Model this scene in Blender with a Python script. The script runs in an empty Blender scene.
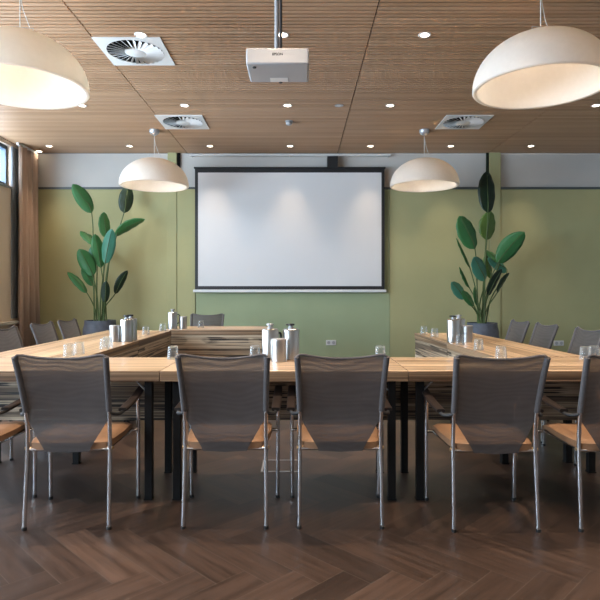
import bpy, bmesh, math, random
from mathutils import Vector, Matrix, Euler
random.seed(7)
PI = math.pi
sc = bpy.context.scene
COL = sc.collection
F = 560.0; H = 1.2; HY = 291.0; TOP = 0.75
CEIL = 3.46; BACK = 9.17; LEFT = -4.4; RIGHT = 5.5; FRONT = -2.5

def at(px, py, d):
    """photo pixel + distance -> world point"""
    return Vector(((px-300)/F*d, d, H-(py-HY)/F*d))

# ------------------------------------------------------------------ materials
def srgb(r, g, b):
    f = lambda c: c/12.92 if c <= .04045 else ((c+.055)/1.055)**2.4
    return (f(r/255), f(g/255), f(b/255), 1)

class NT:
    def __init__(s, name):
        s.m = bpy.data.materials.new(name); s.m.use_nodes = True
        s.t = s.m.node_tree; s.b = s.t.nodes['Principled BSDF']; s.out = s.t.nodes['Material Output']
    def n(s, typ, **kw):
        nd = s.t.nodes.new(typ)
        for k, v in kw.items():
            if k in nd.inputs.keys() if isinstance(k, str) else False: nd.inputs[k].default_value = v
            else: setattr(nd, k, v)
        return nd
    def l(s, a, b): s.t.links.new(a, b)
    def ramp(s, fac, stops):
        r = s.n('ShaderNodeValToRGB'); e = r.color_ramp.elements
        while len(e) < len(stops): e.new(.5)
        for i, (p, c) in enumerate(stops): e[i].position = p; e[i].color = c
        s.l(fac, r.inputs[0]); return r.outputs[0]
    def mixc(s, fac, a, b, mode='MIX'):
        m = s.n('ShaderNodeMix', data_type='RGBA', blend_type=mode)
        for sock, v in ((m.inputs[0], fac), (m.inputs[6], a), (m.inputs[7], b)):
            if hasattr(v, 'is_output'): s.l(v, sock)
            else: sock.default_value = v
        return m.outputs[2]
    def coords(s, kind='Object', scale=(1, 1, 1), rnd=False):
        c = s.n('ShaderNodeTexCoord'); mp = s.n('ShaderNodeMapping'); mp.inputs['Scale'].default_value = scale
        s.l(c.outputs[kind], mp.inputs['Vector'])
        if rnd:
            oi = s.n('ShaderNodeObjectInfo'); mu = s.n('ShaderNodeMath', operation='MULTIPLY'); mu.inputs[1].default_value = 37.
            s.l(oi.outputs['Random'], mu.inputs[0])
            cb = s.n('ShaderNodeCombineXYZ')
            for i in range(3): s.l(mu.outputs[0], cb.inputs[i])
            s.l(cb.outputs[0], mp.inputs['Location'])
        return mp.outputs[0]
    def noise(s, vec, scale=1, detail=4, rough=.5):
        nz = s.n('ShaderNodeTexNoise'); nz.inputs['Scale'].default_value = scale
        nz.inputs['Detail'].default_value = detail; nz.inputs['Roughness'].default_value = rough
        s.l(vec, nz.inputs['Vector']); return nz.outputs[0]
    def bump(s, h, strength=.2, dist=.005):
        bp = s.n('ShaderNodeBump'); bp.inputs['Strength'].default_value = strength; bp.inputs['Distance'].default_value = dist
        s.l(h, bp.inputs['Height']); s.l(bp.outputs[0], s.b.inputs['Normal'])

def plain(name, col, rough=.5, metal=0, var=.08, scale=6, spec=.5, bump=0, bscale=200):
    t = NT(name); v = t.coords('Object')
    nz = t.noise(v, scale, 3)
    lo = tuple(c*(1-var) for c in col[:3])+(1,); hi = tuple(min(1, c*(1+var)) for c in col[:3])+(1,)
    t.l(t.ramp(nz, [(.3, lo), (.7, hi)]), t.b.inputs['Base Color'])
    t.b.inputs['Roughness'].default_value = rough; t.b.inputs['Metallic'].default_value = metal
    t.b.inputs['Specular IOR Level'].default_value = spec
    if bump: t.bump(t.noise(v, bscale, 2), bump, .002)
    return t.m

def emis(name, col, s):
    t = NT(name); t.b.inputs['Base Color'].default_value = col
    t.b.inputs['Emission Color'].default_value = col; t.b.inputs['Emission Strength'].default_value = s
    return t.m

M = {}
M['steel'] = plain('brushed_steel', (.62, .62, .63, 1), .24, 1, .05)
M['flask'] = plain('satin_steel', (.47, .46, .445, 1), .28, 1, .04)
M['black'] = plain('black_metal', (.006, .006, .0065, 1), .55, 0, .05, 6, .25)
M['blackplastic'] = plain('black_plastic', (.012, .012, .013, 1), .5, 0)
M['white'] = plain('white_plastic', (.40, .40, .41, 1), .4, 0, .02)
M['whitemetal'] = plain('white_lacquer', (.74, .73, .71, 1), .5, 0, .02)
M['alu'] = plain('grey_aluminium', (.48, .48, .5, 1), .35, .6)
M['green'] = plain('olive_green_paint', (.415, .395, .205, 1), .75, 0, .04, 2, .3, .15)
M['greenmid'] = plain('sage_green_paint', (.355, .40, .235, 1), .7, 0, .04, 2, .3, .15)
M['upper'] = plain('pale_grey_paint', (.56, .54, .51, 1), .7, 0, .03, 2, .3)
M['beige'] = plain('beige_paint', (.80, .68, .56, 1), .7, 0, .03, 2, .3)
M['offwhite'] = plain('offwhite_paint', (.6, .58, .55, 1), .8, 0, .03, 2, .3)
M['greytrim'] = plain('grey_green_trim', (.075, .09, .09, 1), .5)
M['bluegrey'] = plain('blue_grey_window_paint', (.055, .085, .125, 1), .4)
M['bluepale'] = plain('pale_blue_grey', (.22, .25, .28, 1), .5)
M['canvas'] = plain('screen_canvas', (.70, .69, .69, 1), .8, 0, .01, 2, .2)
M['leather'] = plain('tan_leather', (.235, .130, .070, 1), .5, 0, .12, 20, .5, .2, 350)
M['pan'] = plain('dark_seat_pan', (.035, .025, .02, 1), .5)
M['brass'] = plain('warm_metal_clip', (.55, .38, .22, 1), .35, .9)
M['armwood'] = plain('dark_brown_arm_wood', (.020, .014, .012, 1), .36, 0, .2, 30)
M['hem'] = plain('grey_sleeve_fabric', (.095, .088, .090, 1), .8, 0, .1, 60, .3)
M['pot'] = plain('blue_grey_pot', (.085, .095, .12, 1), .6, 0, .3, 9, .4, .3, 60)
M['soil'] = plain('soil', (.02, .014, .01, 1), .95, 0, .4, 60, .1, .8, 90)
M['stem'] = plain('green_stem', (.075, .12, .035, 1), .5, 0, .2, 8)
M['felt'] = plain('brown_felt', (.015, .011, .009, 1), .9, 0, .1, 6, .1)
M['dark'] = plain('void_shade', (.012, .011, .010, 1), .9, 0, .1, 6, .1)  # near-black colour stands in for the shade inside openings
M['cable'] = plain('pale_cable', (.62, .6, .56, 1), .5)
M['print'] = plain('dark_print', (.02, .02, .025, 1), .5)
M['lens'] = emis('downlight_glow', (1, .84, .64, 1), 9)
M['bulb'] = emis('lamp_glow', (1, .84, .67, 1), 40)

def leafmat(name, a, b, rough=.35):
    t = NT(name)
    v = t.coords('UV', (1, 14, 1)); w = t.n('ShaderNodeTexWave', wave_type='BANDS', bands_direction='Y')
    w.inputs['Scale'].default_value = 1.6; w.inputs['Distortion'].default_value = .6
    t.l(v, w.inputs['Vector'])
    nz = t.noise(t.coords('Object'), 5, 2)
    c = t.mixc(nz, a, b)
    k = t.mixc(.12, c, w.outputs[0], 'MULTIPLY')
    t.l(k, t.b.inputs['Base Color']); t.b.inputs['Roughness'].default_value = rough
    t.bump(w.outputs[0], .25, .004)
    tr = t.n('ShaderNodeBsdfTranslucent'); t.l(c, tr.inputs[0])
    mx = t.n('ShaderNodeMixShader'); mx.inputs[0].default_value = .18
    t.l(t.b.outputs[0], mx.inputs[1]); t.l(tr.outputs[0], mx.inputs[2]); t.l(mx.outputs[0], t.out.inputs[0])
    return t.m
M['leaf'] = leafmat('green_leaf', (.035, .16, .045, 1), (.075, .27, .085, 1))
M['leafdark'] = leafmat('dark_leaf', (.008, .024, .012, 1), (.014, .045, .018, 1))  # near-black copy; shade of the backlit upright leaf is put into this colour
M['leafpale'] = leafmat('pale_leaf', (.10, .19, .035, 1), (.15, .26, .06, 1))
M['leafblue'] = leafmat('blue_green_leaf', (.05, .20, .13, 1), (.10, .32, .21, 1), .28)

def meshfabric():
    t = NT('sheer_mesh_fabric')
    v = t.coords('UV', (1, 1, 1))
    w1 = t.n('ShaderNodeTexWave', wave_type='BANDS', bands_direction='Y'); w1.inputs['Scale'].default_value = 60; w1.inputs['Distortion'].default_value = .5
    t.l(v, w1.inputs['Vector'])
    nz = t.noise(t.coords('Object'), 7, 3)
    c = t.ramp(nz, [(.3, (.040, .037, .039, 1)), (.7, (.062, .056, .058, 1))])
    t.l(c, t.b.inputs['Base Color']); t.b.inputs['Roughness'].default_value = .62
    t.b.inputs['Sheen Weight'].default_value = .15
    t.bump(w1.outputs[0], .08, .001)
    tl = t.n('ShaderNodeBsdfTranslucent'); tl.inputs[0].default_value = (.085, .068, .062, 1)
    m1 = t.n('ShaderNodeMixShader'); m1.inputs[0].default_value = .2
    t.l(t.b.outputs[0], m1.inputs[1]); t.l(tl.outputs[0], m1.inputs[2])
    tp = t.n('ShaderNodeBsdfTransparent'); m2 = t.n('ShaderNodeMixShader')
    mr = t.n('ShaderNodeMapRange'); mr.inputs['To Min'].default_value = .05; mr.inputs['To Max'].default_value = .16
    w2 = t.n('ShaderNodeTexWave', wave_type='BANDS', bands_direction='Y'); w2.inputs['Scale'].default_value = 7; w2.inputs['Distortion'].default_value = 9; w2.inputs['Detail'].default_value = 0; w2.inputs['Detail Scale'].default_value = .9
    t.l(t.coords('UV', (.8, 1.6, 1), True), w2.inputs['Vector'])
    t.l(w2.outputs[0], mr.inputs[0]); t.l(mr.outputs[0], m2.inputs[0])
    t.l(m1.outputs[0], m2.inputs[1]); t.l(tp.outputs[0], m2.inputs[2]); t.l(m2.outputs[0], t.out.inputs[0])
    return t.m
M['mesh'] = meshfabric()

def zebra(name, light, mid, dark, crack, sy, rough=.42):
    """planks of strongly grained wood, grain along local X; bands across Y and Z"""
    t = NT(name)
    v = t.coords('Object', (.30, sy, sy), True)
    a = t.noise(v, 1.0, 5, .55)
    v2 = t.coords('Object', (.9, sy*3, sy*3), True)
    b = t.noise(v2, 1.0, 4, .6)
    base = t.ramp(a, [(.38, dark), (.47, mid), (.54, light)])
    fine = t.ramp(b, [(.38, (.50, .45, .42, 1)), (.56, (1, 1, 1, 1))])
    c = t.mixc(.75, base, fine, 'MULTIPLY')
    ln = t.ramp(t.noise(t.coords('Object', (.10, sy*.9, sy*.9), True), 1.0, 2, .5), [(.44, (1, 1, 1, 1)), (.475, (.30, .24, .20, 1)), (.51, (1, 1, 1, 1))])
    c = t.mixc(.95, c, ln, 'MULTIPLY')
    if crack:
        cr = t.ramp(t.noise(t.coords('Object', (.6, sy*1.5, sy*1.5), True), 1.0, 3, .5), [(.50, (0, 0, 0, 1)), (.52, (1, 1, 1, 1)), (.57, (1, 1, 1, 1)), (.59, (0, 0, 0, 1))])
        gate = t.ramp(t.noise(t.coords('Object', (3.0, 7, 7), True), 1.0, 2), [(.42, (0, 0, 0, 1)), (.50, (1, 1, 1, 1))])
        g = t.mixc(1.0, cr, gate, 'MULTIPLY')
        c = t.mixc(g, c, (.016, .010, .008, 1))
    t.l(c, t.b.inputs['Base Color']); t.b.inputs['Roughness'].default_value = rough
    t.bump(b, .12, .003)
    return t.m
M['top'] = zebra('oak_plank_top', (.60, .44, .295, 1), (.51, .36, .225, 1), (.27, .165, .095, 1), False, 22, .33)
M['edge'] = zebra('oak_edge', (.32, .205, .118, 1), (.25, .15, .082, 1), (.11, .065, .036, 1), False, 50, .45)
M['panel'] = zebra('cracked_oak_panel', (.56, .44, .31, 1), (.40, .295, .195, 1), (.12, .08, .053, 1), True, 26, .45)

def herring():
    t = NT('herringbone_oak')
    g = t.n('ShaderNodeNewGeometry')
    base = t.ramp(g.outputs['Random Per Island'], [(0, (.026, .016, .0125, 1)), (.5, (.044, .027, .0205, 1)), (1, (.070, .043, .032, 1))])
    v = t.coords('UV', (1.6, 28, 1)); a = t.noise(v, 1, 5, .6)
    grain = t.ramp(a, [(.36, (.50, .48, .46, 1)), (.62, (1.15, 1.12, 1.1, 1))])
    t.l(t.mixc(.85, base, grain, 'MULTIPLY'), t.b.inputs['Base Color'])
    mr = t.n('ShaderNodeMapRange'); t.b.inputs['Specular IOR Level'].default_value = .32; mr.inputs['To Min'].default_value = .34; mr.inputs['To Max'].default_value = .50
    t.l(a, mr.inputs[0]); t.l(mr.outputs[0], t.b.inputs['Roughness'])
    t.bump(a, .15, .002)
    return t.m
M['floor'] = herring()
M['joint'] = plain('floor_joint', (.075, .056, .047, 1), .6)

def slatwood():
    t = NT('ceiling_slat_wood')
    g = t.n('ShaderNodeNewGeometry')
    base = t.ramp(g.outputs['Random Per Island'], [(0, (.42, .248, .138, 1)), (.5, (.47, .283, .163, 1)), (1, (.52, .322, .192, 1))])
    a = t.noise(t.coords('Object', (.8, 9, 9)), 1, 4, .55)
    gr = t.ramp(a, [(.3, (.90, .885, .87, 1)), (.65, (1.03, 1.03, 1.03, 1))])
    t.l(t.mixc(.8, base, gr, 'MULTIPLY'), t.b.inputs['Base Color']); t.b.inputs['Roughness'].default_value = .5
    return t.m
M['slat'] = slatwood()

def curtainmat():
    t = NT('taupe_curtain'); v = t.coords('Object', (60, 60, 3))
    a = t.noise(v, 1, 2)
    t.l(t.ramp(a, [(.3, (.46, .335, .265, 1)), (.7, (.55, .41, .33, 1))]), t.b.inputs['Base Color'])
    t.b.inputs['Roughness'].default_value = .85; t.b.inputs['Sheen Weight'].default_value = .2
    return t.m
M['curtain'] = curtainmat()

def shademat():
    t = NT('matt_white_shade'); nz = t.noise(t.coords('Object'), 30, 2)
    t.l(t.ramp(nz, [(.3, (.79, .76, .72, 1)), (.7, (.83, .80, .76, 1))]), t.b.inputs['Base Color']); t.b.inputs['Roughness'].default_value = .6
    t.b.inputs['Specular IOR Level'].default_value = .25
    tr = t.n('ShaderNodeBsdfTranslucent'); tr.inputs[0].default_value = (.95, .84, .70, 1)
    mx = t.n('ShaderNodeMixShader'); mx.inputs[0].default_value = .40
    t.l(t.b.outputs[0], mx.inputs[1]); t.l(tr.outputs[0], mx.inputs[2]); t.l(mx.outputs[0], t.out.inputs[0])
    return t.m
M['shade'] = shademat()

def glassmat():
    t = NT('clear_glass'); tp = t.n('ShaderNodeBsdfTransparent'); tp.inputs[0].default_value = (.96, .97, .97, 1)
    t.b.inputs['Base Color'].default_value = (.5, .52, .53, 1); t.b.inputs['Roughness'].default_value = .04
    lw = t.n('ShaderNodeLayerWeight'); lw.inputs[0].default_value = .35
    mr = t.n('ShaderNodeMapRange'); mr.inputs['To Min'].default_value = .05; mr.inputs['To Max'].default_value = .55
    t.l(lw.outputs['Facing'], mr.inputs[0])
    mx = t.n('ShaderNodeMixShader'); t.l(mr.outputs[0], mx.inputs[0])
    t.l(tp.outputs[0], mx.inputs[1]); t.l(t.b.outputs[0], mx.inputs[2]); t.l(mx.outputs[0], t.out.inputs[0])
    return t.m
M['glass'] = glassmat()
def panemat():
    t = NT('window_pane'); tp = t.n('ShaderNodeBsdfTransparent'); tp.inputs[0].default_value = (.93, .96, .97, 1)
    gl = t.n('ShaderNodeBsdfGlossy'); gl.inputs['Roughness'].default_value = .02
    mx = t.n('ShaderNodeMixShader'); mx.inputs[0].default_value = .06
    t.l(tp.outputs[0], mx.inputs[1]); t.l(gl.outputs[0], mx.inputs[2]); t.l(mx.outputs[0], t.out.inputs[0])
    return t.m
M['pane'] = panemat()

# ------------------------------------------------------------------ mesh helpers
def box(bm, c, s, rot=None, mi=0, bev=0):
    r = bmesh.ops.create_cube(bm, size=1)
    mt = Matrix.Translation(c) @ (rot.to_matrix().to_4x4() if rot else Matrix.Identity(4)) @ Matrix.Diagonal((s[0], s[1], s[2], 1))
    bmesh.ops.transform(bm, matrix=mt, verts=r['verts'])
    fs = list({f for v in r['verts'] for f in v.link_faces})
    for f in fs: f.material_index = mi
    if bev:
        es = list({e for v in r['verts'] for e in v.link_edges})
        q = bmesh.ops.bevel(bm, geom=es, offset=bev, segments=3, affect='EDGES', profile=.5)
        for f in q['faces']: f.smooth = True; f.material_index = mi
    return fs

def bx(bm, x0, x1, y0, y1, z0, z1, mi=0, bev=0):
    return box(bm, ((x0+x1)/2, (y0+y1)/2, (z0+z1)/2), (x1-x0, y1-y0, z1-z0), None, mi, bev)

def tube(bm, pts, r, n=10, mi=0, cap=True):
    pts = [Vector(p) for p in pts]; rs = r if isinstance(r, (list, tuple)) else [r]*len(pts)
    rings = []
    ref = None
    for i, p in enumerate(pts):
        t = (pts[min(i+1, len(pts)-1)]-pts[max(i-1, 0)]).normalized()
        if ref is None:
            ref = Vector((1, 0, 0)) if abs(t.x) < .8 else Vector((0, 1, 0))
        a = (ref - t*ref.dot(t)).normalized(); ref = a; b = t.cross(a)
        rings.append([bm.verts.new(p+rs[i]*(math.cos(2*PI*k/n)*a+math.sin(2*PI*k/n)*b)) for k in range(n)])
    for i in range(len(rings)-1):
        for k in range(n):
            f = bm.faces.new((rings[i][k], rings[i][(k+1) % n], rings[i+1][(k+1) % n], rings[i+1][k])); f.smooth = True; f.material_index = mi
    if cap:
        f = bm.faces.new(rings[0][::-1]); f.material_index = mi
        f = bm.faces.new(rings[-1]); f.material_index = mi

def lathe(bm, prof, n=32, c=(0, 0, 0), mi=0, smooth=True):
    c = Vector(c); rings = []
    for r, z in prof:
        if r < 1e-6: rings.append([bm.verts.new(c+Vector((0, 0, z)))])
        else: rings.append([bm.verts.new(c+Vector((r*math.cos(2*PI*k/n), r*math.sin(2*PI*k/n), z))) for k in range(n)])
    for i in range(len(rings)-1):
        A, B = rings[i], rings[i+1]
        if len(A) == 1 and len(B) == 1: continue
        for k in range(n):
            k2 = (k+1) % n
            vs = [A[0], B[k2], B[k]] if len(A) == 1 else ([A[k], A[k2], B[0]] if len(B) == 1 else [A[k], A[k2], B[k2], B[k]])
            try:
                f = bm.faces.new(vs); f.smooth = smooth; f.material_index = mi
            except ValueError: pass

def smoothpts(pts, n=6):
    P = [Vector(p) for p in pts]; out = []
    for i in range(len(P)-1):
        p0, p1, p2, p3 = P[max(i-1, 0)], P[i], P[i+1], P[min(i+2, len(P)-1)]
        for k in range(n):
            t = k/n
            out.append(.5*((2*p1)+(p2-p0)*t+(2*p0-5*p1+4*p2-p3)*t*t+(3*p1-p0-3*p2+p3)*t**3))
    out.append(P[-1]); return out

def obj(name, bm, mats, parent=None, recalc=True):
    if recalc: bmesh.ops.recalc_face_normals(bm, faces=bm.faces[:])
    for e in bm.edges:
        if len(e.link_faces) == 2 and e.calc_face_angle(0) > .65: e.smooth = False
    me = bpy.data.meshes.new(name); bm.to_mesh(me); bm.free()
    for m in (mats if isinstance(mats, (list, tuple)) else [mats]): me.materials.append(m)
    o = bpy.data.objects.new(name, me); COL.objects.link(o)
    if parent: o.parent = parent
    return o

def tag(o, label=None, cat=None, group=None, kind=None):
    if label: o['label'] = label
    if cat: o['category'] = cat
    if group: o['group'] = group
    if kind: o['kind'] = kind
    return o

def thing(name, label, cat, loc=(0, 0, 0), rz=0, group=None):
    o = bpy.data.objects.new(name, None); COL.objects.link(o); o.empty_display_size = .1
    o.location = loc; o.rotation_euler = (0, 0, rz)
    return tag(o, label, cat, group)

def dup(root, label, loc, rz=0, group=None):
    r = root.copy(); COL.objects.link(r); r.location = loc; r.rotation_euler = (0, 0, rz)
    r['label'] = label
    if group: r['group'] = group
    for ch in list(root.children):
        c = ch.copy(); COL.objects.link(c); c.parent = r
        for g in list(ch.children):
            d = g.copy(); COL.objects.link(d); d.parent = c
    return r

def struct(name, bm, mats, parent=None):
    o = obj(name, bm, mats, parent)
    if not parent: o['kind'] = 'structure'
    return o
B = bmesh.new

# ------------------------------------------------------------------ room shell
# floor: herringbone planks 0.15 x 0.60 at 45 degrees
bm = B(); uvl = bm.loops.layers.uv.new('UVMap'); W = .15; n = 4; L = W*n; gap = .0015
c45 = math.cos(PI/4); ox, oy = -1.405, 2.72
def toW(u, v): return (ox+(u+v)*c45, oy+(v-u)*c45)
def plank(u0, v0, du, dv):
    cx, cy = toW(u0+du/2, v0+dv/2)
    if not (LEFT-.7 < cx < RIGHT+.7 and FRONT-.7 < cy < BACK+.7): return
    cs = [(u0+gap, v0+gap), (u0+du-gap, v0+gap), (u0+du-gap, v0+dv-gap), (u0+gap, v0+dv-gap)]
    P = [toW(*c) for c in cs]
    P = [(min(max(x, LEFT), RIGHT), min(max(y, FRONT), BACK)) for x, y in P]
    vs = [bm.verts.new((x, y, 0)) for x, y in P]
    f = bm.faces.new(vs); f.material_index = 0; ru, rv = random.random()*30, random.random()*30
    for lp, (a, b) in zip(f.loops, cs):
        lp[uvl].uv = ((a-u0)+ru, (b-v0)+rv) if du > dv else ((b-v0)+ru, (a-u0)+rv)
N = 80
for y in range(-N, N):
    for m in range(-20, 20):
        plank((y+2*n*m)*W, y*W, L, W)
        plank(y*W, (y+1+2*n*m)*W, W, L)
bx(bm, LEFT-.3, RIGHT+.3, FRONT-.3, BACK+.3, -.2, -.0008, 1)
o = struct('floor', bm, [M['floor'], M['joint']])

# ceiling: timber slats running across the room, in panels with lengthwise seams
bm = B(); seams = [LEFT, -1.85, .62, 3.09, RIGHT]; y = FRONT
while y < BACK-.02:
    for a, b in zip(seams[:-1], seams[1:]):
        bx(bm, a+.006, b-.006, y, min(y+.039, BACK), CEIL, CEIL+.030, 0)
    y += .06
bx(bm, LEFT-.3, RIGHT+.3, FRONT-.3, BACK+.3, CEIL+.0305, CEIL+.2, 1)
struct('ceiling', bm, [M['slat'], M['felt']])

# back wall with green lower panels, grey upper band, pilasters
def wx(px, d=BACK): return (px-300)/F*d
def wz(py, d=BACK): return H-(py-HY)/F*d
ZT = wz(189.5)
bm = B(); bx(bm, LEFT-.3, RIGHT+.3, BACK+.03, BACK+.25, 0, CEIL)
struct('wall_back', bm, M['upper'])
def wallbox(name, x0, x1, y0, z0, z1, mat, bev=.003):
    bm = B(); bx(bm, x0, x1, y0, BACK+.035, z0, z1, 0, bev); return struct(name, bm, mat)
wallbox('wall_panel_1', LEFT, wx(177), BACK-.02, 0, ZT, M['green'])
wallbox('wall_panel_2', wx(177)+.008, wx(195.5), BACK-.028, 0, ZT, M['green'])
wallbox('wall_panel_3', wx(195.5)+.005, wx(389.5), BACK-.012, 0, ZT, M['greenmid'])
wallbox('wall_panel_4', wx(389.5)+.005, wx(489)-.005, BACK-.02, 0, ZT, M['green'])
wallbox('wall_panel_5', wx(500)+.004, RIGHT, BACK-.02, 0, ZT, M['green'])
wallbox('pillar_1', wx(168), wx(177), BACK-.034, 0, CEIL, M['green'])
wallbox('pillar_2', wx(489), wx(500), BACK-.034, 0, CEIL, M['green'])
bm = B()
for a, b in ((LEFT, wx(168)), (wx(177)+.002, wx(389.5)), (wx(389.5), wx(489)), (wx(500), RIGHT)):
    bx(bm, a+.002, b-.002, BACK-.035, BACK+.03, ZT+.001, ZT+.034)
struct('trim_1', bm, M['greytrim'])
bm = B(); bx(bm, wx(177.3), wx(180), BACK-.01, BACK+.03, ZT+.035, CEIL); struct('gap_shade_1', bm, M['dark'])  # dark strip standing in for the shaded gap beside the pilaster
bm = B(); bx(bm, wx(486.6), wx(488.6), BACK-.01, BACK+.03, ZT+.035, CEIL); struct('gap_shade_2', bm, M['dark'])  # matching dark strip for the gap at the right pilaster
bm = B(); tube(bm, [(wx(190), BACK-.05, CEIL-.045), (wx(390), BACK-.05, CEIL-.045)], .018)
for x in (wx(192), wx(290), wx(388)): bx(bm, x-.01, x+.01, BACK-.06, BACK+.03, CEIL-.06, CEIL-.03)
struct('trim_4', bm, M['whitemetal'])
bm = B(); bx(bm, LEFT, RIGHT, BACK-.045, BACK-.0345, 0, .08); struct('baseboard_back', bm, M['greytrim'])

# left wall with clerestory strip and three tall windows
WIN = []   # y0,y1,z0,z1
ys = [-2.1, .05, 2.2, 4.35, 6.45, 8.52]
ZC0, ZC1 = 2.78, 3.40
tall = [(-.9, 1.3), (1.7, 3.9), (4.3, 6.5)]
bm = B(); x0, x1 = LEFT-.25, LEFT
bx(bm, x0, x1, FRONT-.25, ys[0], 0, CEIL); bx(bm, x0, x1, ys[-1], BACK+.03, 0, CEIL)
bx(bm, x0, x1, ys[0], ys[-1], ZC1, CEIL)
bx(bm, x0, x1, ys[0], ys[-1], 2.5, ZC0); bx(bm, x0, x1, ys[0], ys[-1], 0, .8)
prev = ys[0]
for a, b in tall+[(ys[-1], None)]:
    bx(bm, x0, x1, prev, a, .8, 2.5); prev = b
struct('wall_left', bm, M['beige'])
def window(name, y0, y1, z0, z1, mull):
    bm = B(); fx0, fx1 = LEFT-.14, LEFT-.05; w = .055
    bx(bm, fx0, fx1, y0, y0+w, z0, z1); bx(bm, fx0, fx1, y1-w, y1, z0, z1)
    bx(bm, fx0, fx1, y0+w, y1-w, z0, z0+w); bx(bm, fx0, fx1, y0+w, y1-w, z1-w, z1)
    for k in range(1, mull+1):
        ym = y0+(y1-y0)*k/(mull+1); bx(bm, fx0, fx1, ym-.03, ym+.03, z0+w, z1-w)
    o = struct(name, bm, M['bluegrey'])
    bm = B(); bx(bm, LEFT-.10, LEFT-.094, y0+w-.005, y1-w+.005, z0+w-.005, z1-w+.005)
    obj('pane', bm, M['pane'], o)
    bm = B(); bx(bm, LEFT-.05, LEFT+.03, y0-.02, y1+.02 if z0 < 2 else y1, z0-.03, z0-.001)
    obj('window_sill', bm, M['bluepale'], o)
    return o
k = 1
for a, b in zip(ys[:-1], ys[1:]):
    window('window_%d' % k, a, b, ZC0, ZC1, 1); k += 1
for a, b in tall:
    window('window_%d' % k, a, b, .8, 2.5, 1); k += 1
bm = B(); bx(bm, LEFT, LEFT+.02, 8.525, 8.60, .78, ZC1); bx(bm, LEFT, LEFT+.012, 8.60, 8.625, .78, ZC1); bx(bm, LEFT, LEFT+.02, 8.625, 8.70, .78, ZC1)
for f in bm.faces:
    if 8.60 < f.calc_center_median().y < 8.625: f.material_index = 1
struct('trim_5', bm, [M['bluepale'], M['bluegrey']])  # jamb boards; blue sky light on them is put into the pale colour
bm = B(); bx(bm, LEFT, LEFT+.09, 6.6, 8.66, .70, .74); struct('trim_6', bm, M['offwhite'])
# right and front walls
bm = B(); bx(bm, RIGHT, RIGHT+.2, FRONT-.2, BACK+.03, 0, CEIL); struct('wall_right', bm, M['offwhite'])  # unseen wall, made off-white to bounce more light onto the right side
bm = B(); fwin = []; prev = LEFT
for a, b in fwin+[(RIGHT, None)]:
    bx(bm, prev, a, FRONT-.2, FRONT, 0, CEIL); prev = b
    if b is not None: bx(bm, a, b, FRONT-.2, FRONT, 0, .8); bx(bm, a, b, FRONT-.2, FRONT, 2.7, CEIL)
struct('wall_front', bm, M['offwhite'])
for a, b in fwin:
    bm = B(); w = .055
    bx(bm, a, a+w, FRONT-.12, FRONT-.04, .8, 2.7); bx(bm, b-w, b, FRONT-.12, FRONT-.04, .8, 2.7); bx(bm, (a+b)/2-.03, (a+b)/2+.03, FRONT-.12, FRONT-.04, .8+w, 2.7-w)
    bx(bm, a+w, b-w, FRONT-.12, FRONT-.04, .8, .8+w); bx(bm, a+w, b-w, FRONT-.12, FRONT-.04, 2.7-w, 2.7)
    o = struct('window_%d' % k, bm, M['bluegrey']); k += 1
    bm = B(); bx(bm, a+w-.005, b-w+.005, FRONT-.09, FRONT-.084, .8+w-.005, 2.7-w+.005); obj('pane', bm, M['pane'], o)

# ------------------------------------------------------------------ curtain
bm = B(); cols = []
nn = 90; ya, yb = 8.53, 9.12
for i in range(nn+1):
    u = i/nn; yy = ya+(yb-ya)*u
    col = []
    for zz, amp, off in ((.015, .062, .0), (1.2, .056, .0), (2.6, .04, 0), (3.2, .032, .005), (3.42, .022, .01)):
        ph = 2*PI*3.3*u+.6*math.sin(5*u)+.15*zz
        xx = LEFT+.11+amp*math.sin(ph)+.012*math.sin(2.3*ph+zz)
        col.append(bm.verts.new((xx+off, ya+(yb-ya)*(u*(1-.06*(zz/3.4))), zz)))
    cols.append(col)
for i in range(nn):
    for j in range(4):
        f = bm.faces.new((cols[i][j], cols[i+1][j], cols[i+1][j+1], cols[i][j+1])); f.smooth = True
o = obj('curtain', bm, M['curtain']); md = o.modifiers.new('Solidify', 'SOLIDIFY'); md.thickness = .006
tag(o, 'full height taupe pleated curtain hanging in the corner beside the strip window', 'curtain')
bm = B(); bx(bm, LEFT+.09, LEFT+.125, 8.5, 9.13, 3.425, CEIL-.001)
obj('curtain_track', bm, M['whitemetal'], o)

# ------------------------------------------------------------------ projection screen
SD = 9.06; sx0, sx1 = wx(195, SD), wx(384.5, SD); sz0, sz1 = wz(289.5, SD), wz(168, SD); cx = (sx0+sx1)/2
scr = thing('projection_screen', 'large white pull-down projection screen with black border on the green wall', 'screen', (cx, SD, sz0))
hw = (sx1-sx0)/2; hh = sz1-sz0
bm = B(); bx(bm, -hw+.045, hw-.045, -.004, .004, .05, hh-.07); obj('canvas', bm, M['canvas'], scr)
bm = B()
bx(bm, -hw, -hw+.05, -.005, .006, .0, hh); bx(bm, hw-.05, hw, -.005, .006, .0, hh)
bx(bm, -hw+.05, hw-.05, -.005, .006, .0, .055); bx(bm, -hw+.05, hw-.05, -.005, .006, hh-.075, hh)
obj('border', bm, M['blackplastic'], scr)
bm = B(); bx(bm, -hw-.03, hw+.03, -.014, .016, -.045, -.001, 0, .006); obj('bottom_bar', bm, M['whitemetal'], scr)
bm = B(); bx(bm, -hw-.015, hw+.015, -.03, .05, hh-.012, hh+.012, 0, .004); obj('top_rail', bm, M['blackplastic'], scr)
bm = B(); xm = wx(332.5, SD)-cx; bx(bm, xm-.085, xm+.085, -.03, BACK-SD+.03, hh+.01, wz(156.5, SD)-sz0, 0, .004); obj('wall_bracket', bm, M['blackplastic'], scr)

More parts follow.
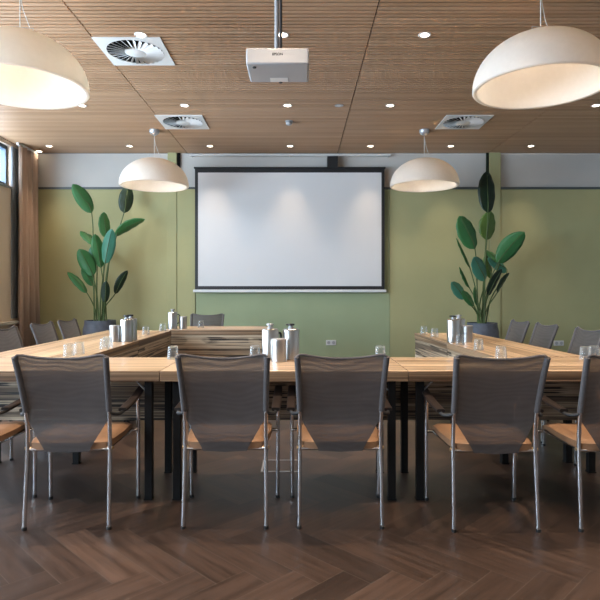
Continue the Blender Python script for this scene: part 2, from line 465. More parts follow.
# ------------------------------------------------------------------ wall sockets
def socket(px, py, label):
    s = thing('wall_socket', label, 'socket', (wx(px), BACK-.021 if px > 390 else BACK-.013, wz(py)))
    bm = B(); bx(bm, -.082, .082, -.012, .001, -.042, .042, 0, .004); obj('faceplate', bm, M['whitemetal'], s)
    for q in (-.04, .04):
        bm = B(); lathe(bm, [(.0, -.001), (.024, -.001), (.026, .003), (.0, .003)], 20)
        bmesh.ops.rotate(bm, cent=(0, 0, 0), matrix=Matrix.Rotation(PI/2, 3, 'X'), verts=bm.verts)
        bmesh.ops.translate(bm, vec=(q, -.0125, 0), verts=bm.verts); obj('outlet', bm, M['alu'], s)
socket(331, 342.5, 'white double wall socket low on the sage wall below the projection screen')
socket(558, 343, 'white double wall socket on the olive wall behind the chairs by the right plant')

# ------------------------------------------------------------------ tables
def make_table(name, label, length, depth, loc, rz, group='meeting tables of the square', braces=True, cat='table'):
    t = thing(name, label, cat, loc, rz, group)
    hl, hd = length/2-.0015, depth/2; ti = .06
    bm = B(); fs = bx(bm, -hl, hl, -hd, hd, TOP-ti, TOP, 1, .003)
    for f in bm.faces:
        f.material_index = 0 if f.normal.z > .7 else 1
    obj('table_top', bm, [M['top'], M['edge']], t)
    for sx in (-1, 1):
        for sy in (-1, 1):
            bm = B(); x, y = sx*(hl-.08), sy*(hd-.085)
            bx(bm, x-.0215, x+.0215, y-.0215, y+.0215, .006, TOP-ti-.0005, 0, .002)
            bx(bm, x-.025, x+.025, y-.025, y+.025, 0, .006, 0)
            lg = obj('leg', bm, M['black'], t)
            if braces:
                bm = B(); box(bm, (x-sx*.052, y, TOP-ti-.031), (.088, .020, .006), Euler((0, sx*PI/4, 0)))
                obj('brace', bm, M['alu'], lg)
    bm = B(); bx(bm, -hl+.004, hl-.004, hd-.028, hd-.006, .33, TOP-ti-.0005, 0, .003)
    obj('modesty_panel', bm, M['panel'], t)
    return t
NY = 3.475; ND = .65
make_table('meeting_table', 'table on the near side of the square at its left corner', 1.40, ND, (-1.49, NY, 0), 0)
make_table('meeting_table', 'table in the middle of the near side, carrying the steel flask trio', 1.40, ND, (-.09, NY, 0), 0)
make_table('meeting_table', 'table on the near side of the square at its right corner', 1.40, ND, (1.31, NY, 0), 0)
LX = -1.835; LW = .73
make_table('meeting_table', 'nearer table of the left side, meeting the near row at the corner', 1.29, LW, (LX, 3.82+.645, 0), -PI/2)
make_table('meeting_table', 'farther table of the left side, carrying flasks in front of the left plant', 1.29, LW, (LX, 3.82+1.935, 0), -PI/2)
RA = math.radians(3.1)
def rt(s):  # point on the right row's centre line, s metres from its near end
    return (1.655-math.sin(RA)*s, 3.835+math.cos(RA)*s, 0)
make_table('meeting_table', 'nearer table of the right side, meeting the near row at the corner', 1.09, .625, rt(.545), PI/2+RA)
make_table('meeting_table', 'farther table of the right side, ending in front of the right plant', 1.09, .625, rt(1.635), PI/2+RA)
make_table('meeting_table', 'short far table below the projection screen with one chair behind it', 1.206, .65, (-.977, 6.83, 0), PI)

# floor box under the near table
fb = thing('floor_socket_box', 'pale edged flush socket box in the floor under the near table', 'floor box', (-.13, 3.84, 0))
bm = B()
for a in ((-.13, .13, -.13, -.118), (-.13, .13, .118, .13), (-.13, -.118, -.118, .118), (.118, .13, -.118, .118)):
    bx(bm, a[0], a[1], a[2], a[3], .0002, .004)
obj('frame', bm, M['alu'], fb)
bm = B(); bx(bm, -.117, .117, -.117, .117, .0002, .003); obj('lid', bm, M['floor'], fb)

# ------------------------------------------------------------------ chairs
def make_chair(label):
    t = thing('conference_chair', label, 'chair')
    path = lambda s: smoothpts([(s*.210, -.215, .012), (s*.208, -.200, .22), (s*.206, -.186, .40), (s*.206, -.196, .56), (s*.211, -.245, .73), (s*.219, -.297, .878)], 5)
    for s in (-1, 1):
        p = path(s)
        bm = B(); tube(bm, p, .0105, 12); lg = obj('rear_leg', bm, M['steel'], t)
        bm = B(); lathe(bm, [(0, 0), (.0125, 0), (.0125, .014), (.0106, .016), (.0106, .012), (0, .012)], 14, (s*.210, -.2155, 0)); obj('foot', bm, M['blackplastic'], lg)
        bm = B(); tube(bm, smoothpts([(s*.250, .21, .012), (s*.252, .207, .3), (s*.252, .20, .50), (s*.252, .185, .585)], 5), .0105, 12)
        lg = obj('front_leg', bm, M['steel'], t)
        bm = B(); lathe(bm, [(0, 0), (.0125, 0), (.0125, .014), (.0106, .016), (.0106, .012), (0, .012)], 14, (s*.250, .21, 0)); obj('foot', bm, M['blackplastic'], lg)
        # armrest: bent timber slab
        bm = B(); pr = smoothpts([(0, -.13, .584), (0, .0, .590), (0, .15, .606), (0, .28, .632)], 5); prev = None
        xs = s*.2535
        rings = []
        for i, q in enumerate(pr):
            w = .021+.003*math.sin(PI*i/(len(pr)-1)); h = .009
            rings.append([bm.verts.new((xs+a*w, q.y, q.z+b*h)) for a, b in ((-1, -.6), (-.7, -1), (.7, -1), (1, -.6), (1, .6), (.7, 1), (-.7, 1), (-1, .6))])
        for a, b in zip(rings[:-1], rings[1:]):
            for q in range(8): bm.faces.new((a[q], a[(q+1) % 8], b[(q+1) % 8], b[q]))
        bm.faces.new(rings[0][::-1]); bm.faces.new(rings[-1])
        ar = obj('armrest', bm, M['armwood'], t)
        bm = B(); tube(bm, smoothpts([(s*.208, -.203, .585), (s*.232, -.18, .574), (s*.2535, -.12, .573), (s*.2535, .18, .598)], 4), .009, 8); obj('arm_support', bm, M['blackplastic'], ar)
        # seat bracket
        bm = B(); tube(bm, [(s*.19, -.175, .402), (s*.222, -.184, .402)], .008, 10); obj('clip', bm, M['brass'], t)
    # sleeve sides
    # mesh sleeve
    def by(z):
        P = path(1)
        for a, b in zip(P[:-1], P[1:]):
            if a.z <= z <= b.z: return a.y+(b.y-a.y)*(z-a.z)/(b.z-a.z)
        return P[-1].y-(z-P[-1].z)*.36
    bm = B(); uv = bm.loops.layers.uv.new('UVMap'); nu, zs = 20, []
    z0, z1 = .386, .900
    NV = 26
    grid = []
    for j in range(NV+1):
        v = j/NV; row = []
        for i in range(nu+1):
            u = -1+2*i/nu
            dip = .034*(1-abs(u)**2.2)
            zt = z1-dip
            if abs(u) > .8: zt -= .030*((abs(u)-.8)/.2)**2.5
            bot = z0+.006*abs(u)
            z = bot+(zt-bot)*v
            if z < .585: hw = .112+(.222-.112)*max(0, (z-.40)/(.185))**1.0
            else: hw = .222
            hw += .008*max(0, (z-.58)/.3)
            hw = max(hw, .110)
            y = by(z)-.004 + .030*(1-u*u)*min(1, max(0, z-.47)/.2)*(1-.25*v) - (.022 if z < .47 else .022*max(0, 1-(z-.47)/.06))
            row.append(bm.verts.new((u*hw, y, z)))
        grid.append(row)
    for j in range(NV):
        for i in range(nu):
            f = bm.faces.new((grid[j][i], grid[j][i+1], grid[j+1][i+1], grid[j+1][i])); f.smooth = True
            for lp, (a, b) in zip(f.loops, ((i, j), (i+1, j), (i+1, j+1), (i, j+1))): lp[uv].uv = (a/nu*.44, b/NV*.49)
    bk = obj('backrest', bm, M['mesh'], t)
    for s in (-1, 1):
        P = [Vector((s*(q.x+.001), q.y-.001, q.z)) for q in path(1) if q.z > .565] 
        bm = B(); tube(bm, P, .0145, 14); obj('side_hem', bm, M['hem'], bk)
    bm = B(); tp = [Vector((q.co.x, q.co.y, q.co.z)) for q in []]
    top = []
    for i in range(nu+1):
        u = -1+2*i/nu; dip = .034*(1-abs(u)**2.2); z = z1-dip-(.030*((abs(u)-.8)/.2)**2.5 if abs(u) > .8 else 0)
        top.append((u*.229, by(min(z, .875))-.004-(max(0, z-.875))*.36+.030*(1-u*u)*.75, z))
    tube(bm, top, .006, 8); obj('top_hem', bm, M['hem'], bk)
    # seat
    bm = B(); uu, vv = 14, 14; up, lo = [], []
    def sh(u, v):  # superellipse outline
        a = .222*(1-.10*max(0, -v)); x = u*a*(1-.06*abs(v)**6); y = .025+v*.222*(1-.05*abs(u)**6); return x, y
    for sgn, store in ((1, up), (-1, lo)):
        for j in range(vv+1):
            row = []
            for i in range(uu+1):
                u, v = -1+2*i/uu, -1+2*j/vv; x, y = sh(u, v)
                e = max(abs(u), abs(v)); rim = .014*max(0, (e-.76)/.24)**2.4
                front = -.028*max(0, (v-.45)/.55)**2
                z = .452+front+.006*v-.010*(1-u*u)*(1-v*v) - rim if sgn > 0 else .405+.012*v+front*.8+rim*.35
                row.append((x, y, z))
            store.append(row)
    def skin(bm, rows):
        vs = [[bm.verts.new(p) for p in r] for r in rows]
        for j in range(vv):
            for i in range(uu):
                f = bm.faces.new((vs[j][i], vs[j][i+1], vs[j+1][i+1], vs[j+1][i])); f.smooth = True
        return vs
    a = skin(bm, up); b = skin(bm, lo)
    ring = [(0, i) for i in range(uu+1)]+[(j, uu) for j in range(1, vv+1)]+[(vv, i) for i in range(uu-1, -1, -1)]+[(j, 0) for j in range(vv-1, 0, -1)]
    for q in range(len(ring)):
        r0, r1 = ring[q], ring[(q+1) % len(ring)]
        f = bm.faces.new((a[r0[0]][r0[1]], a[r1[0]][r1[1]], b[r1[0]][r1[1]], b[r0[0]][r0[1]])); f.smooth = True
    seat = obj('seat', bm, M['leather'], t)
    bm = B(); bx(bm, -.20, .20, -.17, .20, .385, .404, 0, .008); obj('seat_pan', bm, M['pan'], seat)
    bm = B()
    tube(bm, [(-.207, -.183, .396), (.207, -.183, .396)], .009, 10); tube(bm, [(-.252, .19, .400), (.252, .19, .400)], .009, 10)
    for s in (-1, 1): tube(bm, [(s*.19, -.183, .394), (s*.215, .19, .398)], .008, 8)
    obj('seat_frame', bm, M['steel'], t)
    return t
spots = [
 (-1.793, 3.05, 0, 'grey mesh chair with tan seat cut off by the picture edge, near row left end'),
 (-1.180, 3.03, .035, 'grey mesh chair, first whole one from the left in the near row'),
 (-.380, 3.045, 0, 'grey mesh chair, left one of the central pair in the near row'),
 (.206, 3.045, 0, 'grey mesh chair, right one of the central pair, beside the steel flask trio'),
 (.977, 3.005, 0, 'grey mesh chair, last whole one to the right in the near row'),
 (1.612, 3.01, 0, 'grey mesh chair at the right end of the near row, cut by the picture edge'),
 (-2.255, 4.22, -PI/2, 'chair at the left table hidden but for a front leg, next to the near corner'),
 (-2.265, 4.83, -PI/2, 'brown looking mesh chair at the left table nearest the picture edge'),
 (-2.275, 5.58, -PI/2, 'mesh chair at the left table, middle of the three backs by the curtain'),
 (-2.26, 6.15, -PI/2, 'mesh chair at the left table closest to the left plant pot'),
 (2.105, 4.10, PI/2, 'chair at the right table beyond the picture edge, only a front leg seen'),
 (2.120, 4.668, PI/2, 'grey mesh chair at the right table, just right of the wall socket'),
 (2.070, 5.37, PI/2, 'grey mesh chair at the right table, middle back just left of the wall socket'),
 (2.040, 5.94, PI/2, 'grey mesh chair at the right table closest to the right plant pot'),
 (-1.265, 7.36, PI, 'lone mesh chair behind the far table under the projection screen'),
]
proto = None
for x, y, rz, lab in spots:
    if proto is None:
        proto = make_chair(lab); proto.location = (x, y, 0); proto.rotation_euler = (0, 0, rz); proto['group'] = 'mesh back conference chairs'
    else: dup(proto, lab, (x, y, 0), rz, 'mesh back conference chairs')

# ------------------------------------------------------------------ flasks and glasses
def make_flask(label, lidmat='blackplastic'):
    t = thing('thermos_flask', label, 'flask'); r, h = .055, .198
    bm = B(); lathe(bm, [(0, 0), (r-.004, 0), (r, .004), (r, h-.006), (r-.003, h), (r-.009, h+.003), (0, h+.004)], 40); obj('body', bm, M['flask'], t)
    bm = B(); lathe(bm, [(.020, h+.003), (.020, h+.014), (.013, h+.016), (.013, h+.024), (0, h+.024)], 24); obj('neck', bm, M['white'], t)
    bm = B(); lathe(bm, [(0, h+.0235), (.022, h+.024), (.024, h+.030), (.022, h+.036), (0, h+.038)], 24); bx(bm, -.034, -.015, -.008, .008, h+.026, h+.035, 0, .002)
    obj('lid', bm, M[lidmat], t)
    bm = B(); tube(bm, smoothpts([(0, r-.002, .165), (0, r+.03, .168), (0, r+.036, .13), (0, r+.03, .07), (0, r-.002, .062)], 5), .007, 8); obj('handle', bm, M['blackplastic'], t)
    return t
def make_can(label):
    t = thing('steel_canister', label, 'canister'); r, h = .046, .145
    bm = B(); lathe(bm, [(0, 0), (r-.003, 0), (r, .003), (r, h-.010), (r-.002, h-.008), (0, h-.008)], 40); obj('body', bm, M['flask'], t)
    bm = B(); lathe(bm, [(0, h-.008), (r+.001, h-.008), (r+.001, h-.001), (r-.004, h+.002), (0, h+.002)], 40); obj('lid', bm, M['alu'], t)
    return t
FG = 'steel flasks on the tables'; CG = 'small steel canisters on the tables'; GG = 'upturned water glasses on the tables'
fl = make_flask('black-lidded steel flask on the left table, nearer of the two before the plant'); fl.location = (-1.537, 4.97, TOP); fl.rotation_euler = (0, 0, -.15); fl['group'] = FG
dup(fl, 'steel flask half hidden behind the nearer flask on the left table', (-1.548, 5.125, TOP), .4, FG)
dup(fl, 'steel flask with black lid in the flask trio, right one beside the chair', (-.060, 3.70, TOP), .3, FG)
dup(fl, 'black-lidded steel flask on the right table, nearer of the two', (1.350, 4.93, TOP), 0, FG)
fw = make_flask('steel flask with white knob in the flask trio, left of the black-lidded one', 'white'); fw.location = (-.196, 3.70, TOP); fw.rotation_euler = (0, 0, -.85); fw['group'] = FG
dup(fw, 'steel flask with white knob behind the nearer flask on the right table', (1.436, 5.06, TOP), .4, FG)
dup(fw, 'steel flask with white knob at the left end of the far table', (-1.515, 6.66, TOP), -.8, FG)
cn = make_can('small steel canister left of the flask pair on the left table'); cn.location = (-1.640, 4.96, TOP); cn['group'] = CG
dup(cn, 'small steel canister in front of the trio on the near table', (-.133, 3.575, TOP), 0, CG)
dup(cn, 'small steel canister right of the flasks on the right table', (1.470, 4.92, TOP), 0, CG)
dup(cn, 'small steel canister beside the flask on the far table', (-1.396, 6.69, TOP), 0, CG)

def glass(label, x, y, first=[None]):
    if first[0] is None:
        bm = B(); lathe(bm, [(.0375, 0), (.0365, .012), (.0315, .082), (.030, .085), (0, .085), (0, .079), (.0285, .077), (.0335, .012), (.0348, 0), (.0375, 0)], 28)
        g = obj('drinking_glass', bm, M['glass']); first[0] = g
    else:
        g = first[0].copy(); COL.objects.link(g)
    g.location = (x, y, TOP); tag(g, label, 'glass', GG)
for lab, x, y in [
 ('left one of two clear glasses together at the near end of the left table', -1.600, 3.875),
 ('right one of two clear glasses together at the near end of the left table', -1.572, 3.985),
 ('clear glass at the edge of the left table before the small canister', -1.512, 4.33),
 ('clear glass just behind another, touching distance from the left canister', -1.545, 4.50),
 ('clear glass on the left table beyond the flask pair', -1.598, 5.80),
 ('clear glass at the far corner of the left table', -1.545, 6.30),
 ('clear glass on the far table in front of the lone chair', -1.22, 6.90),
 ('clear glass on the near table at the seam left of the second chair', -.843, 3.715),
 ('clear glass on the near table just left of the flask trio', -.300, 3.74),
 ('clear glass on the near table behind the top of the chair right of the flasks', .535, 3.73),
 ('clear glass at the far end of the right table, farthest along its inner edge', 1.290, 5.83),
 ('clear glass second from the far end of the right table', 1.322, 5.50),
 ('clear glass standing right in front of the flasks on the right table', 1.345, 4.70),
 ('clear glass on the right table between the flasks and the near corner', 1.365, 4.28),
 ('clear glass on the near table above the fourth near chair', 1.335, 3.72),
 ('left one of two glasses at the right end of the near table', 1.875, 3.68),
 ('right one of two glasses at the right end of the near table', 1.960, 3.73)]:
    glass(lab, x, y)

# ------------------------------------------------------------------ pendant lamps
def make_pendant(label):
    t = thing('pendant_lamp', label, 'lamp', (0, 0, 2.665)); R, hgt = .475, .392
    prof = []
    for i in range(25):
        a = PI/2*i/24; prof.append((R*math.cos(a)**.95 if i < 24 else 0, .02+(hgt-.02)*math.sin(a)))
    inner = [(r*(R-.034)/R, .02+(z-.02)*(hgt-.045)/(hgt-.02)) for r, z in prof]
    bm = B(); lathe(bm, [(0, inner[-1][1])]+inner[:-1][::-1]+[(R-.030, .004), (R-.018, 0), (R-.007, .002), (R, .010)]+prof, 72)
    sh = obj('lamp_shade', bm, M['shade'], t)
    bm = B(); lathe(bm, [(0, .25), (.045, .255), (.06, .28), (.045, .315), (.02, .33), (0, .33)], 24); obj('bulb', bm, M['bulb'], t)
    bm = B(); lathe(bm, [(0, .328), (.022, .328), (.022, hgt-.022), (0, hgt-.022)], 20); obj('lamp_holder', bm, M['whitemetal'], t)
    top = CEIL-2.665
    bm = B(); tube(bm, [(0, 0, hgt-.002), (0, 0, top-.03)], .004, 8); obj('cable', bm, M['cable'], t)
    bm = B(); tube(bm, smoothpts([(.07, 0, hgt+.05), (.05, .01, hgt+.10), (.02, 0, hgt+.19), (.004, 0, hgt+.28)], 5), .003, 6); obj('power_cord', bm, M['cable'], t)
    bm = B(); q = hgt+.055
    tube(bm, [(-.07, 0, hgt-.008), (-.07, 0, q), (.09, 0, q), (.09, 0, hgt-.014)], .004, 6); obj('hanger', bm, M['alu'], t)
    bm = B(); lathe(bm, [(0, top-.075), (.03, top-.072), (.056, top-.055), (.068, top-.03), (.068, top-.0003), (0, top-.0003)], 28); obj('canopy', bm, M['alu'], t)
    return t
PG = 'white dome pendant lamps'
pl = make_pendant('small looking white dome pendant over the far left, before the left plant'); pl.location = (-2.045, 7.86, 2.665); pl['group'] = PG
dup(pl, 'small looking white dome pendant right of the projection screen', (1.745, 7.86, 2.665), 0, PG)
dup(pl, 'large white dome pendant cut by the picture edge, beside the square vent', (-2.03, 4.06, 2.665), .2, PG)
dup(pl, 'large white dome pendant nearest above the right table', (1.745, 4.06, 2.665), .2, PG)

# ------------------------------------------------------------------ ceiling fittings
def make_vent(label):
    t = thing('ceiling_vent', label, 'vent', (0, 0, CEIL)); s = .305
    bm = B()   # square plate with a round opening
    n = 64; outer = []
    for k in range(n):
        a = 2*PI*k/n; c, d = math.cos(a), math.sin(a); m = max(abs(c), abs(d)); outer.append((s*c/m, s*d/m))
    rows = []
    for z, f in ((0, 0), (-.008, 0), (-.008, 1), (0.0, 1)):
        rows.append([bm.verts.new((outer[k][0], outer[k][1], z-.0005)) if not f else bm.verts.new((.262*math.cos(2*PI*k/n), .262*math.sin(2*PI*k/n), z-.0005)) for k in range(n)])
    for a, b in zip(rows[:-1], rows[1:]):
        for k in range(n): bm.faces.new((a[k], a[(k+1) % n], b[(k+1) % n], b[k]))
    obj('faceplate', bm, M['whitemetal'], t)
    bm = B(); lathe(bm, [(0, -.0009), (.262, -.0009), (.262, -.0004), (0, -.0004)], 48); obj('duct', bm, M['dark'], t)
    bm = B()
    for k in range(28):
        a = 2*PI*k/28
        box(bm, (.178*math.cos(a), .178*math.sin(a), -.012), (.165, .030, .0018), Euler((-.62, 0, a)))
    obj('vane', bm, M['whitemetal'], t)
    bm = B(); lathe(bm, [(0, -.016), (.095, -.016), (.102, -.012), (.102, -.003), (0, -.003)], 40); obj('hub', bm, M['whitemetal'], t)
    return t
VG = 'square swirl ceiling vents'
v = make_vent('square white swirl vent in the ceiling beside the large left pendant'); v.location = (-1.55, 5.285, CEIL); v['group'] = VG
dup(v, 'square white swirl vent above the small left pendant', (-1.565, 7.49, CEIL), 0, VG)
dup(v, 'square white swirl vent in the ceiling below the large right pendant', (2.185, 7.49, CEIL), 0, VG)

def make_down(label):
    t = thing('ceiling_downlight', label, 'downlight', (0, 0, CEIL))
    bm = B(); lathe(bm, [(.038, -.003), (.052, -.006), (.058, -.002), (.058, -.0003), (.038, -.0003)], 32); obj('trim_ring', bm, M['whitemetal'], t)
    bm = B(); lathe(bm, [(0, -.0022), (.038, -.0022), (.038, -.0008), (0, -.0008)], 28); obj('lens', bm, M['lens'], t)
    return t
spot = bpy.data.lights.new('downlight_beam', 'SPOT'); spot.energy = 80; spot.color = (1, .77, .55); spot.spot_size = math.radians(80); spot.spot_blend = 1.0; spot.shadow_soft_size = .035
spot1 = spot.copy(); spot1.energy = 105; spot1.spot_size = math.radians(92)
spot2 = spot.copy(); spot2.energy = 34; spot2.spot_size = math.radians(64)
dl = None; DG = 'recessed ceiling downlights'
rowname = {8.73: 'far row along the screen wall', 6.82: 'middle row', 4.94: 'row behind the projector pole'}
ords = ['first', 'second', 'third', 'fourth', 'fifth', 'sixth', 'seventh']
for yy in (1.15, 3.05, 4.94, 6.82, 8.73):
    vis = {8.73: range(-3, 4), 6.82: range(-2, 4), 4.94: (-1, 0, 1)}.get(yy, ())
    cnt = 0
    for q in range(-3, 4):
        x = -.153+1.252*q
        if q in vis:
            lab = 'round ceiling downlight, %s from the left in the %s' % (ords[cnt], rowname[yy]); cnt += 1
        else: lab = 'round ceiling downlight outside the picture frame'
        if dl is None: dl = make_down(lab); dl.location = (x, yy, CEIL); dl['group'] = DG; t = dl
        else: t = dup(dl, lab, (x, yy, CEIL), 0, DG)
        lo = bpy.data.objects.new('downlight_beam', spot2 if yy > 8 else (spot1 if yy < 4 else spot)); COL.objects.link(lo); lo.location = (x, yy, CEIL-.012)
dup(dl, 'extra round downlight in the corner above the curtain', (-4.22, 9.06, CEIL), 0, DG)

sd = thing('smoke_detector', 'small white smoke detector hanging under the ceiling in the middle', 'smoke detector', (wx(289, 7.45), 7.45, CEIL))
bm = B(); lathe(bm, [(0, -.012), (.05, -.012), (.052, -.0005), (0, -.0005)], 28); obj('base', bm, M['white'], sd)
bm = B(); lathe(bm, [(0, -.055), (.022, -.054), (.038, -.044), (.042, -.03), (.03, -.012), (0, -.012)], 28); obj('sensor_head', bm, M['white'], sd)
se = thing('ceiling_sensor', 'flat unlit metal ceiling disc between two downlights of the middle row', 'sensor', (wx(339, 6.82), 6.82, CEIL))
bm = B(); lathe(bm, [(.03, -.004), (.05, -.006), (.055, -.0005), (.03, -.0005)], 28); obj('trim_ring', bm, M['alu'], se)
bm = B(); lathe(bm, [(0, -.003), (.031, -.004), (.031, -.0005), (0, -.0005)], 24); obj('cover', bm, M['whitemetal'], se)

# projector
pj = thing('projector', 'white projector hanging from the ceiling on a metal pole', 'projector', (-.142, 3.70, 2.635))
bm = B(); bx(bm, -.2, .2, -.16, .16, 0, .105, 0, .012); bd = obj('body', bm, M['white'], pj)
bm = B(); lathe(bm, [(0, 0), (.042, 0), (.042, .03), (.034, .034), (0, .028)], 28)
bmesh.ops.rotate(bm, cent=(0, 0, 0), matrix=Matrix.Rotation(-PI/2, 3, 'X'), verts=bm.verts); bmesh.ops.translate(bm, vec=(.08, .158, .055), verts=bm.verts); obj('lens', bm, M['blackplastic'], pj)
for q in ((-.15, -.11), (.01, .148)):
    bm = B(); lathe(bm, [(0, -.006), (.011, -.006), (.013, .001), (0, .001)], 16, (q[0], q[1], 0)); obj('foot', bm, M['blackplastic'], pj)
bm = B(); bx(bm, -.06, .06, .07, .14, -.002, .001); obj('hatch', bm, M['whitemetal'], bd)
bm = B(); tube(bm, [(-.012, 0, .104), (-.012, 0, CEIL-2.635-.001)], .0145, 14); bx(bm, -.06, .035, -.05, .05, CEIL-2.635-.012, CEIL-2.635-.0006); po = obj('pole', bm, M['white'], pj)
bm = B(); tube(bm, [(.017, -.004, .104), (.017, -.004, CEIL-2.635-.013)], .0075, 8); tube(bm, [(.012, -.018, .104), (.012, -.018, CEIL-2.635-.013)], .005, 8); obj('cable', bm, M['hem'], pj)
bm = B(); bx(bm, -.08, -.05, -.03, .03, .103, .112, 0, .002); bx(bm, .08, .11, -.03, .03, .103, .112, 0, .002); obj('mount_plate', bm, M['hem'], pj)
def lettering(txt, size, loc, rot, parent):
    cu = bpy.data.curves.new('lettering', 'FONT'); cu.body = txt; cu.size = size; cu.align_x = 'CENTER'; cu.align_y = 'CENTER'; cu.extrude = .0006; cu.offset = size*.02
    to = bpy.data.objects.new('tmp', cu); COL.objects.link(to)
    dg = bpy.context.evaluated_depsgraph_get(); me = bpy.data.meshes.new_from_object(to.evaluated_get(dg))
    bpy.data.objects.remove(to); me.materials.clear(); me.materials.append(M['print'])
    o = bpy.data.objects.new('lettering', me); COL.objects.link(o); o.parent = parent; o.location = loc; o.rotation_euler = rot
lettering('EPSON', .022, (0, -.1605, .062), (PI/2, 0, 0), bd)

# ------------------------------------------------------------------ plants
def make_plant(name, label, base, potr, poth, leaves):
    t = thing(name, label, 'plant', (base[0], base[1], 0)); org = Vector((base[0], base[1], 0))
    bm = B(); prof = [(0, 0), (potr*.72, 0)]
    for k in range(13):
        u = k/12; r = potr*(.74+.30*math.sin(PI*min(1, u*.78+.02)**.8)); prof.append((min(r, potr*1.03)+.004*math.sin(u*40), .01+(poth-.02)*u))
    rt_ = prof[-1][0]; prof += [(rt_, poth), (rt_-.03, poth), (rt_-.035, poth-.06)]
    lathe(bm, prof, 40); obj('pot', bm, M['pot'], t)
    bm = B(); lathe(bm, [(0, poth-.025), (rt_*.6, poth-.03), (rt_-.034, poth-.035), (rt_-.034, poth-.055), (0, poth-.055)], 32); obj('soil', bm, M['soil'], t)
    for tip, bse, wpx, dt, db, mk, facing in leaves:
        A = at(bse[0], bse[1], base[1]+db)-org; T = at(tip[0], tip[1], base[1]+dt)-org
        root = Vector((random.uniform(-.06, .06), random.uniform(-.06, .06), poth-.035)); root.x += .05*(1 if A.x > 0 else -1)
        ax = T-A; ln = ax.length; axn = ax.normalized(); w = wpx/F*base[1]/2
        view = Vector((0, -1, .15)).normalized(); side = axn.cross(view).normalized()
        side = (Matrix.Rotation(facing, 3, axn) @ side).normalized(); nrm = side.cross(axn).normalized()
        w = w/max(.35, abs(math.cos(facing)))
        sag = Vector((0, 0, -1))*ln*.06
        bm = B(); uv = bm.loops.layers.uv.new('UVMap'); NS, NWd = 16, 6; grid = []
        for j in range(NS+1):
            v = j/NS
            prof_ = (math.sin(PI*v**.85))**.58 if 0 < v < 1 else 0
            prof_ = max(prof_, .03)
            cen = A+ax*v-sag*math.sin(PI*v)
            row = []
            for i in range(NWd+1):
                u = -1+2*i/NWd
                wav = .05*math.sin(v*23+i)*abs(u)*w
                row.append(bm.verts.new(cen+side*u*w*prof_+nrm*(-(.28*abs(u)*w*prof_)+wav)))
            grid.append(row)
        for j in range(NS):
            for i in range(NWd):
                f = bm.faces.new((grid[j][i], grid[j][i+1], grid[j+1][i+1], grid[j+1][i])); f.smooth = True
                for lp, (a, b) in zip(f.loops, ((i, j), (i+1, j), (i+1, j+1), (i, j+1))): lp[uv].uv = (a/NWd, b/NS)
        lf = obj('leaf', bm, M[mk], t)
        sm = lf.modifiers.new('Solidify', 'SOLIDIFY'); sm.thickness = .003
        bm = B(); d = A-root
        pts = smoothpts([root, root+d*.45+Vector((-d.x*.18, -d.y*.18, d.z*.06)), A, A+ax*.45-sag*.95-nrm*.0, A+ax*.92-sag*.25], 6)
        m = len(pts); tube(bm, pts, [.013*(1-.8*i/(m-1)) for i in range(m)], 8); obj('petiole', bm, M['stem'], lf)
    return t
LL = [((72.7,184),(91.7,213),14,-.25,-.1,'leaf',.3), ((128.5,185),(124,213),14,.25,.15,'leafdark',.3), ((145,219.5),(115,236),6,.15,.1,'leaf',1.1),
 ((104,212),(106,238),9,.1,.1,'leaf',.8), ((80.5,231),(97,245),8,.2,.1,'leaf',.9), ((95,234),(101,268),11,-.2,-.1,'leaf',.5), ((112,229),(105,264),13,-.35,-.15,'leafblue',.1),
 ((79,249),(93,276),15,-.3,-.15,'leaf',.2), ((67.5,272),(87,293),7,-.1,-.05,'leaf',.7), ((127.5,270.5),(115,294),7,.1,.05,'leafdark',.7), ((92,246),(93,268),8,.15,.1,'leafblue',.4),
 ((106,281),(105,303),8,-.15,-.1,'leafdark',.4), ((82,268),(93,286),8,.1,.1,'leaf',.6)]
make_plant('potted_plant', 'tall big-leaved plant in a dark pot behind the left table by the curtain', (-3.05, 8.55), .255, .755, LL)
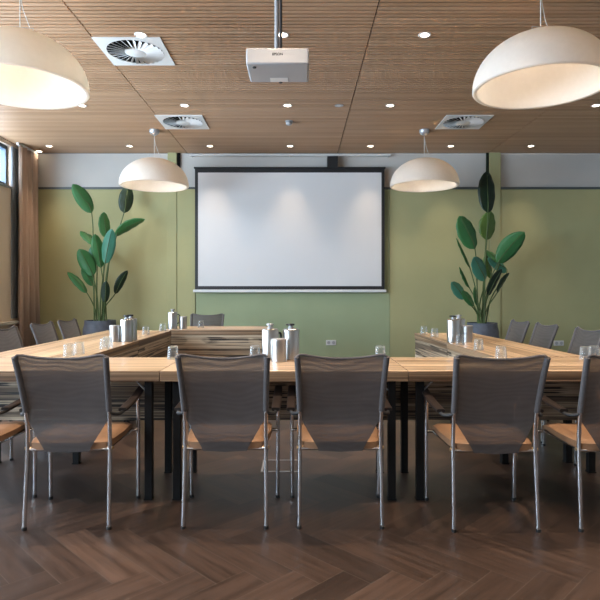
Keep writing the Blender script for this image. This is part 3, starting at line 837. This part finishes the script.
LR = [((487,171),(488,213),18,.05,.0,'leafdark',.1), ((491,211),(486,240),18,.2,.15,'leafpale',.2), ((459.5,216),(475,249),20,-.25,-.15,'leaf',.2), ((524.5,232),(498,263),19,-.3,-.1,'leaf',.1),
 ((474,257),(485,281),15,-.35,-.2,'leafblue',.1), ((488,258),(507,272),12,.1,.1,'leafblue',.3), ((486,254),(491,279),10,.15,.1,'leafpale',.5), ((509.5,273),(497,293),6,.1,.05,'leafdark',.8),
 ((502,269),(488,296),9,-.05,0,'leafdark',.5), ((456.5,238),(470,268),5,.1,.1,'leaf',1.0), ((459.5,267),(469.5,288),6,0,.05,'leaf',.9), ((451.5,282),(465,299),12,-.25,-.2,'leafblue',.2),
 ((462,291),(474,306),9,-.3,-.2,'leaf',.3), ((474.5,287),(477,306),5,-.1,-.1,'leaf',.8), ((485,250),(500,262),9,.2,.1,'leaf',.5)]
pr = make_plant('potted_plant', 'tall big-leaved plant in a dark pot behind the right table, with one dark upright leaf', (2.765, 8.50), .245, .72, LR)
bm = B(); org = Vector((2.765, 8.50, 0))
tube(bm, [at(487.5, 175, 8.55)-org, at(487, 165, 8.55)-org, at(487, 152.5, 8.55)-org], [.022, .016, .008], 8); obj('rolled_leaf', bm, M['leafdark'], pr)

# ------------------------------------------------------------------ light, world, camera
w = bpy.data.worlds.new('World'); sc.world = w; w.use_nodes = True
bg = w.node_tree.nodes['Background']; bg.inputs[0].default_value = (.70, .84, 1, 1); bg.inputs[1].default_value = 13
def portal(y0, y1, z0, z1):
    L_ = bpy.data.lights.new('window_portal', 'AREA'); L_.shape = 'RECTANGLE'; L_.size = y1-y0; L_.size_y = z1-z0; L_.cycles.is_portal = True
    o = bpy.data.objects.new('window_portal', L_); COL.objects.link(o); o.location = (LEFT-.2, (y0+y1)/2, (z0+z1)/2)
    o.rotation_euler = Euler((PI/2, 0, -PI/2)); return o
portal(ys[0], ys[-1], ZC0, ZC1)
for a, b in tall: portal(a, b, .8, 2.5)
for a, b in fwin:
    o = portal(a, b, .8, 2.7); o.location = ((a+b)/2, FRONT-.17, 1.75); o.rotation_euler = Euler((PI/2, 0, 0))

cam = bpy.data.cameras.new('camera'); co = bpy.data.objects.new('camera', cam); COL.objects.link(co)
co.location = (0, 0, H); co.rotation_euler = (PI/2, 0, 0); cam.sensor_width = 36; cam.lens = 36*F/600; cam.shift_y = -(300-HY)/600
cam.clip_start = .05; sc.camera = co
vs = sc.view_settings; vs.view_transform = 'Standard'; vs.look = 'None'; vs.gamma = 1; vs.use_curve_mapping = False; vs.exposure = 1.0
cy = sc.cycles; cy.use_denoising = True; cy.sample_clamp_indirect = 6; cy.max_bounces = 10; cy.diffuse_bounces = 6; cy.transparent_max_bounces = 16
cy.caustics_reflective = False; cy.caustics_refractive = False
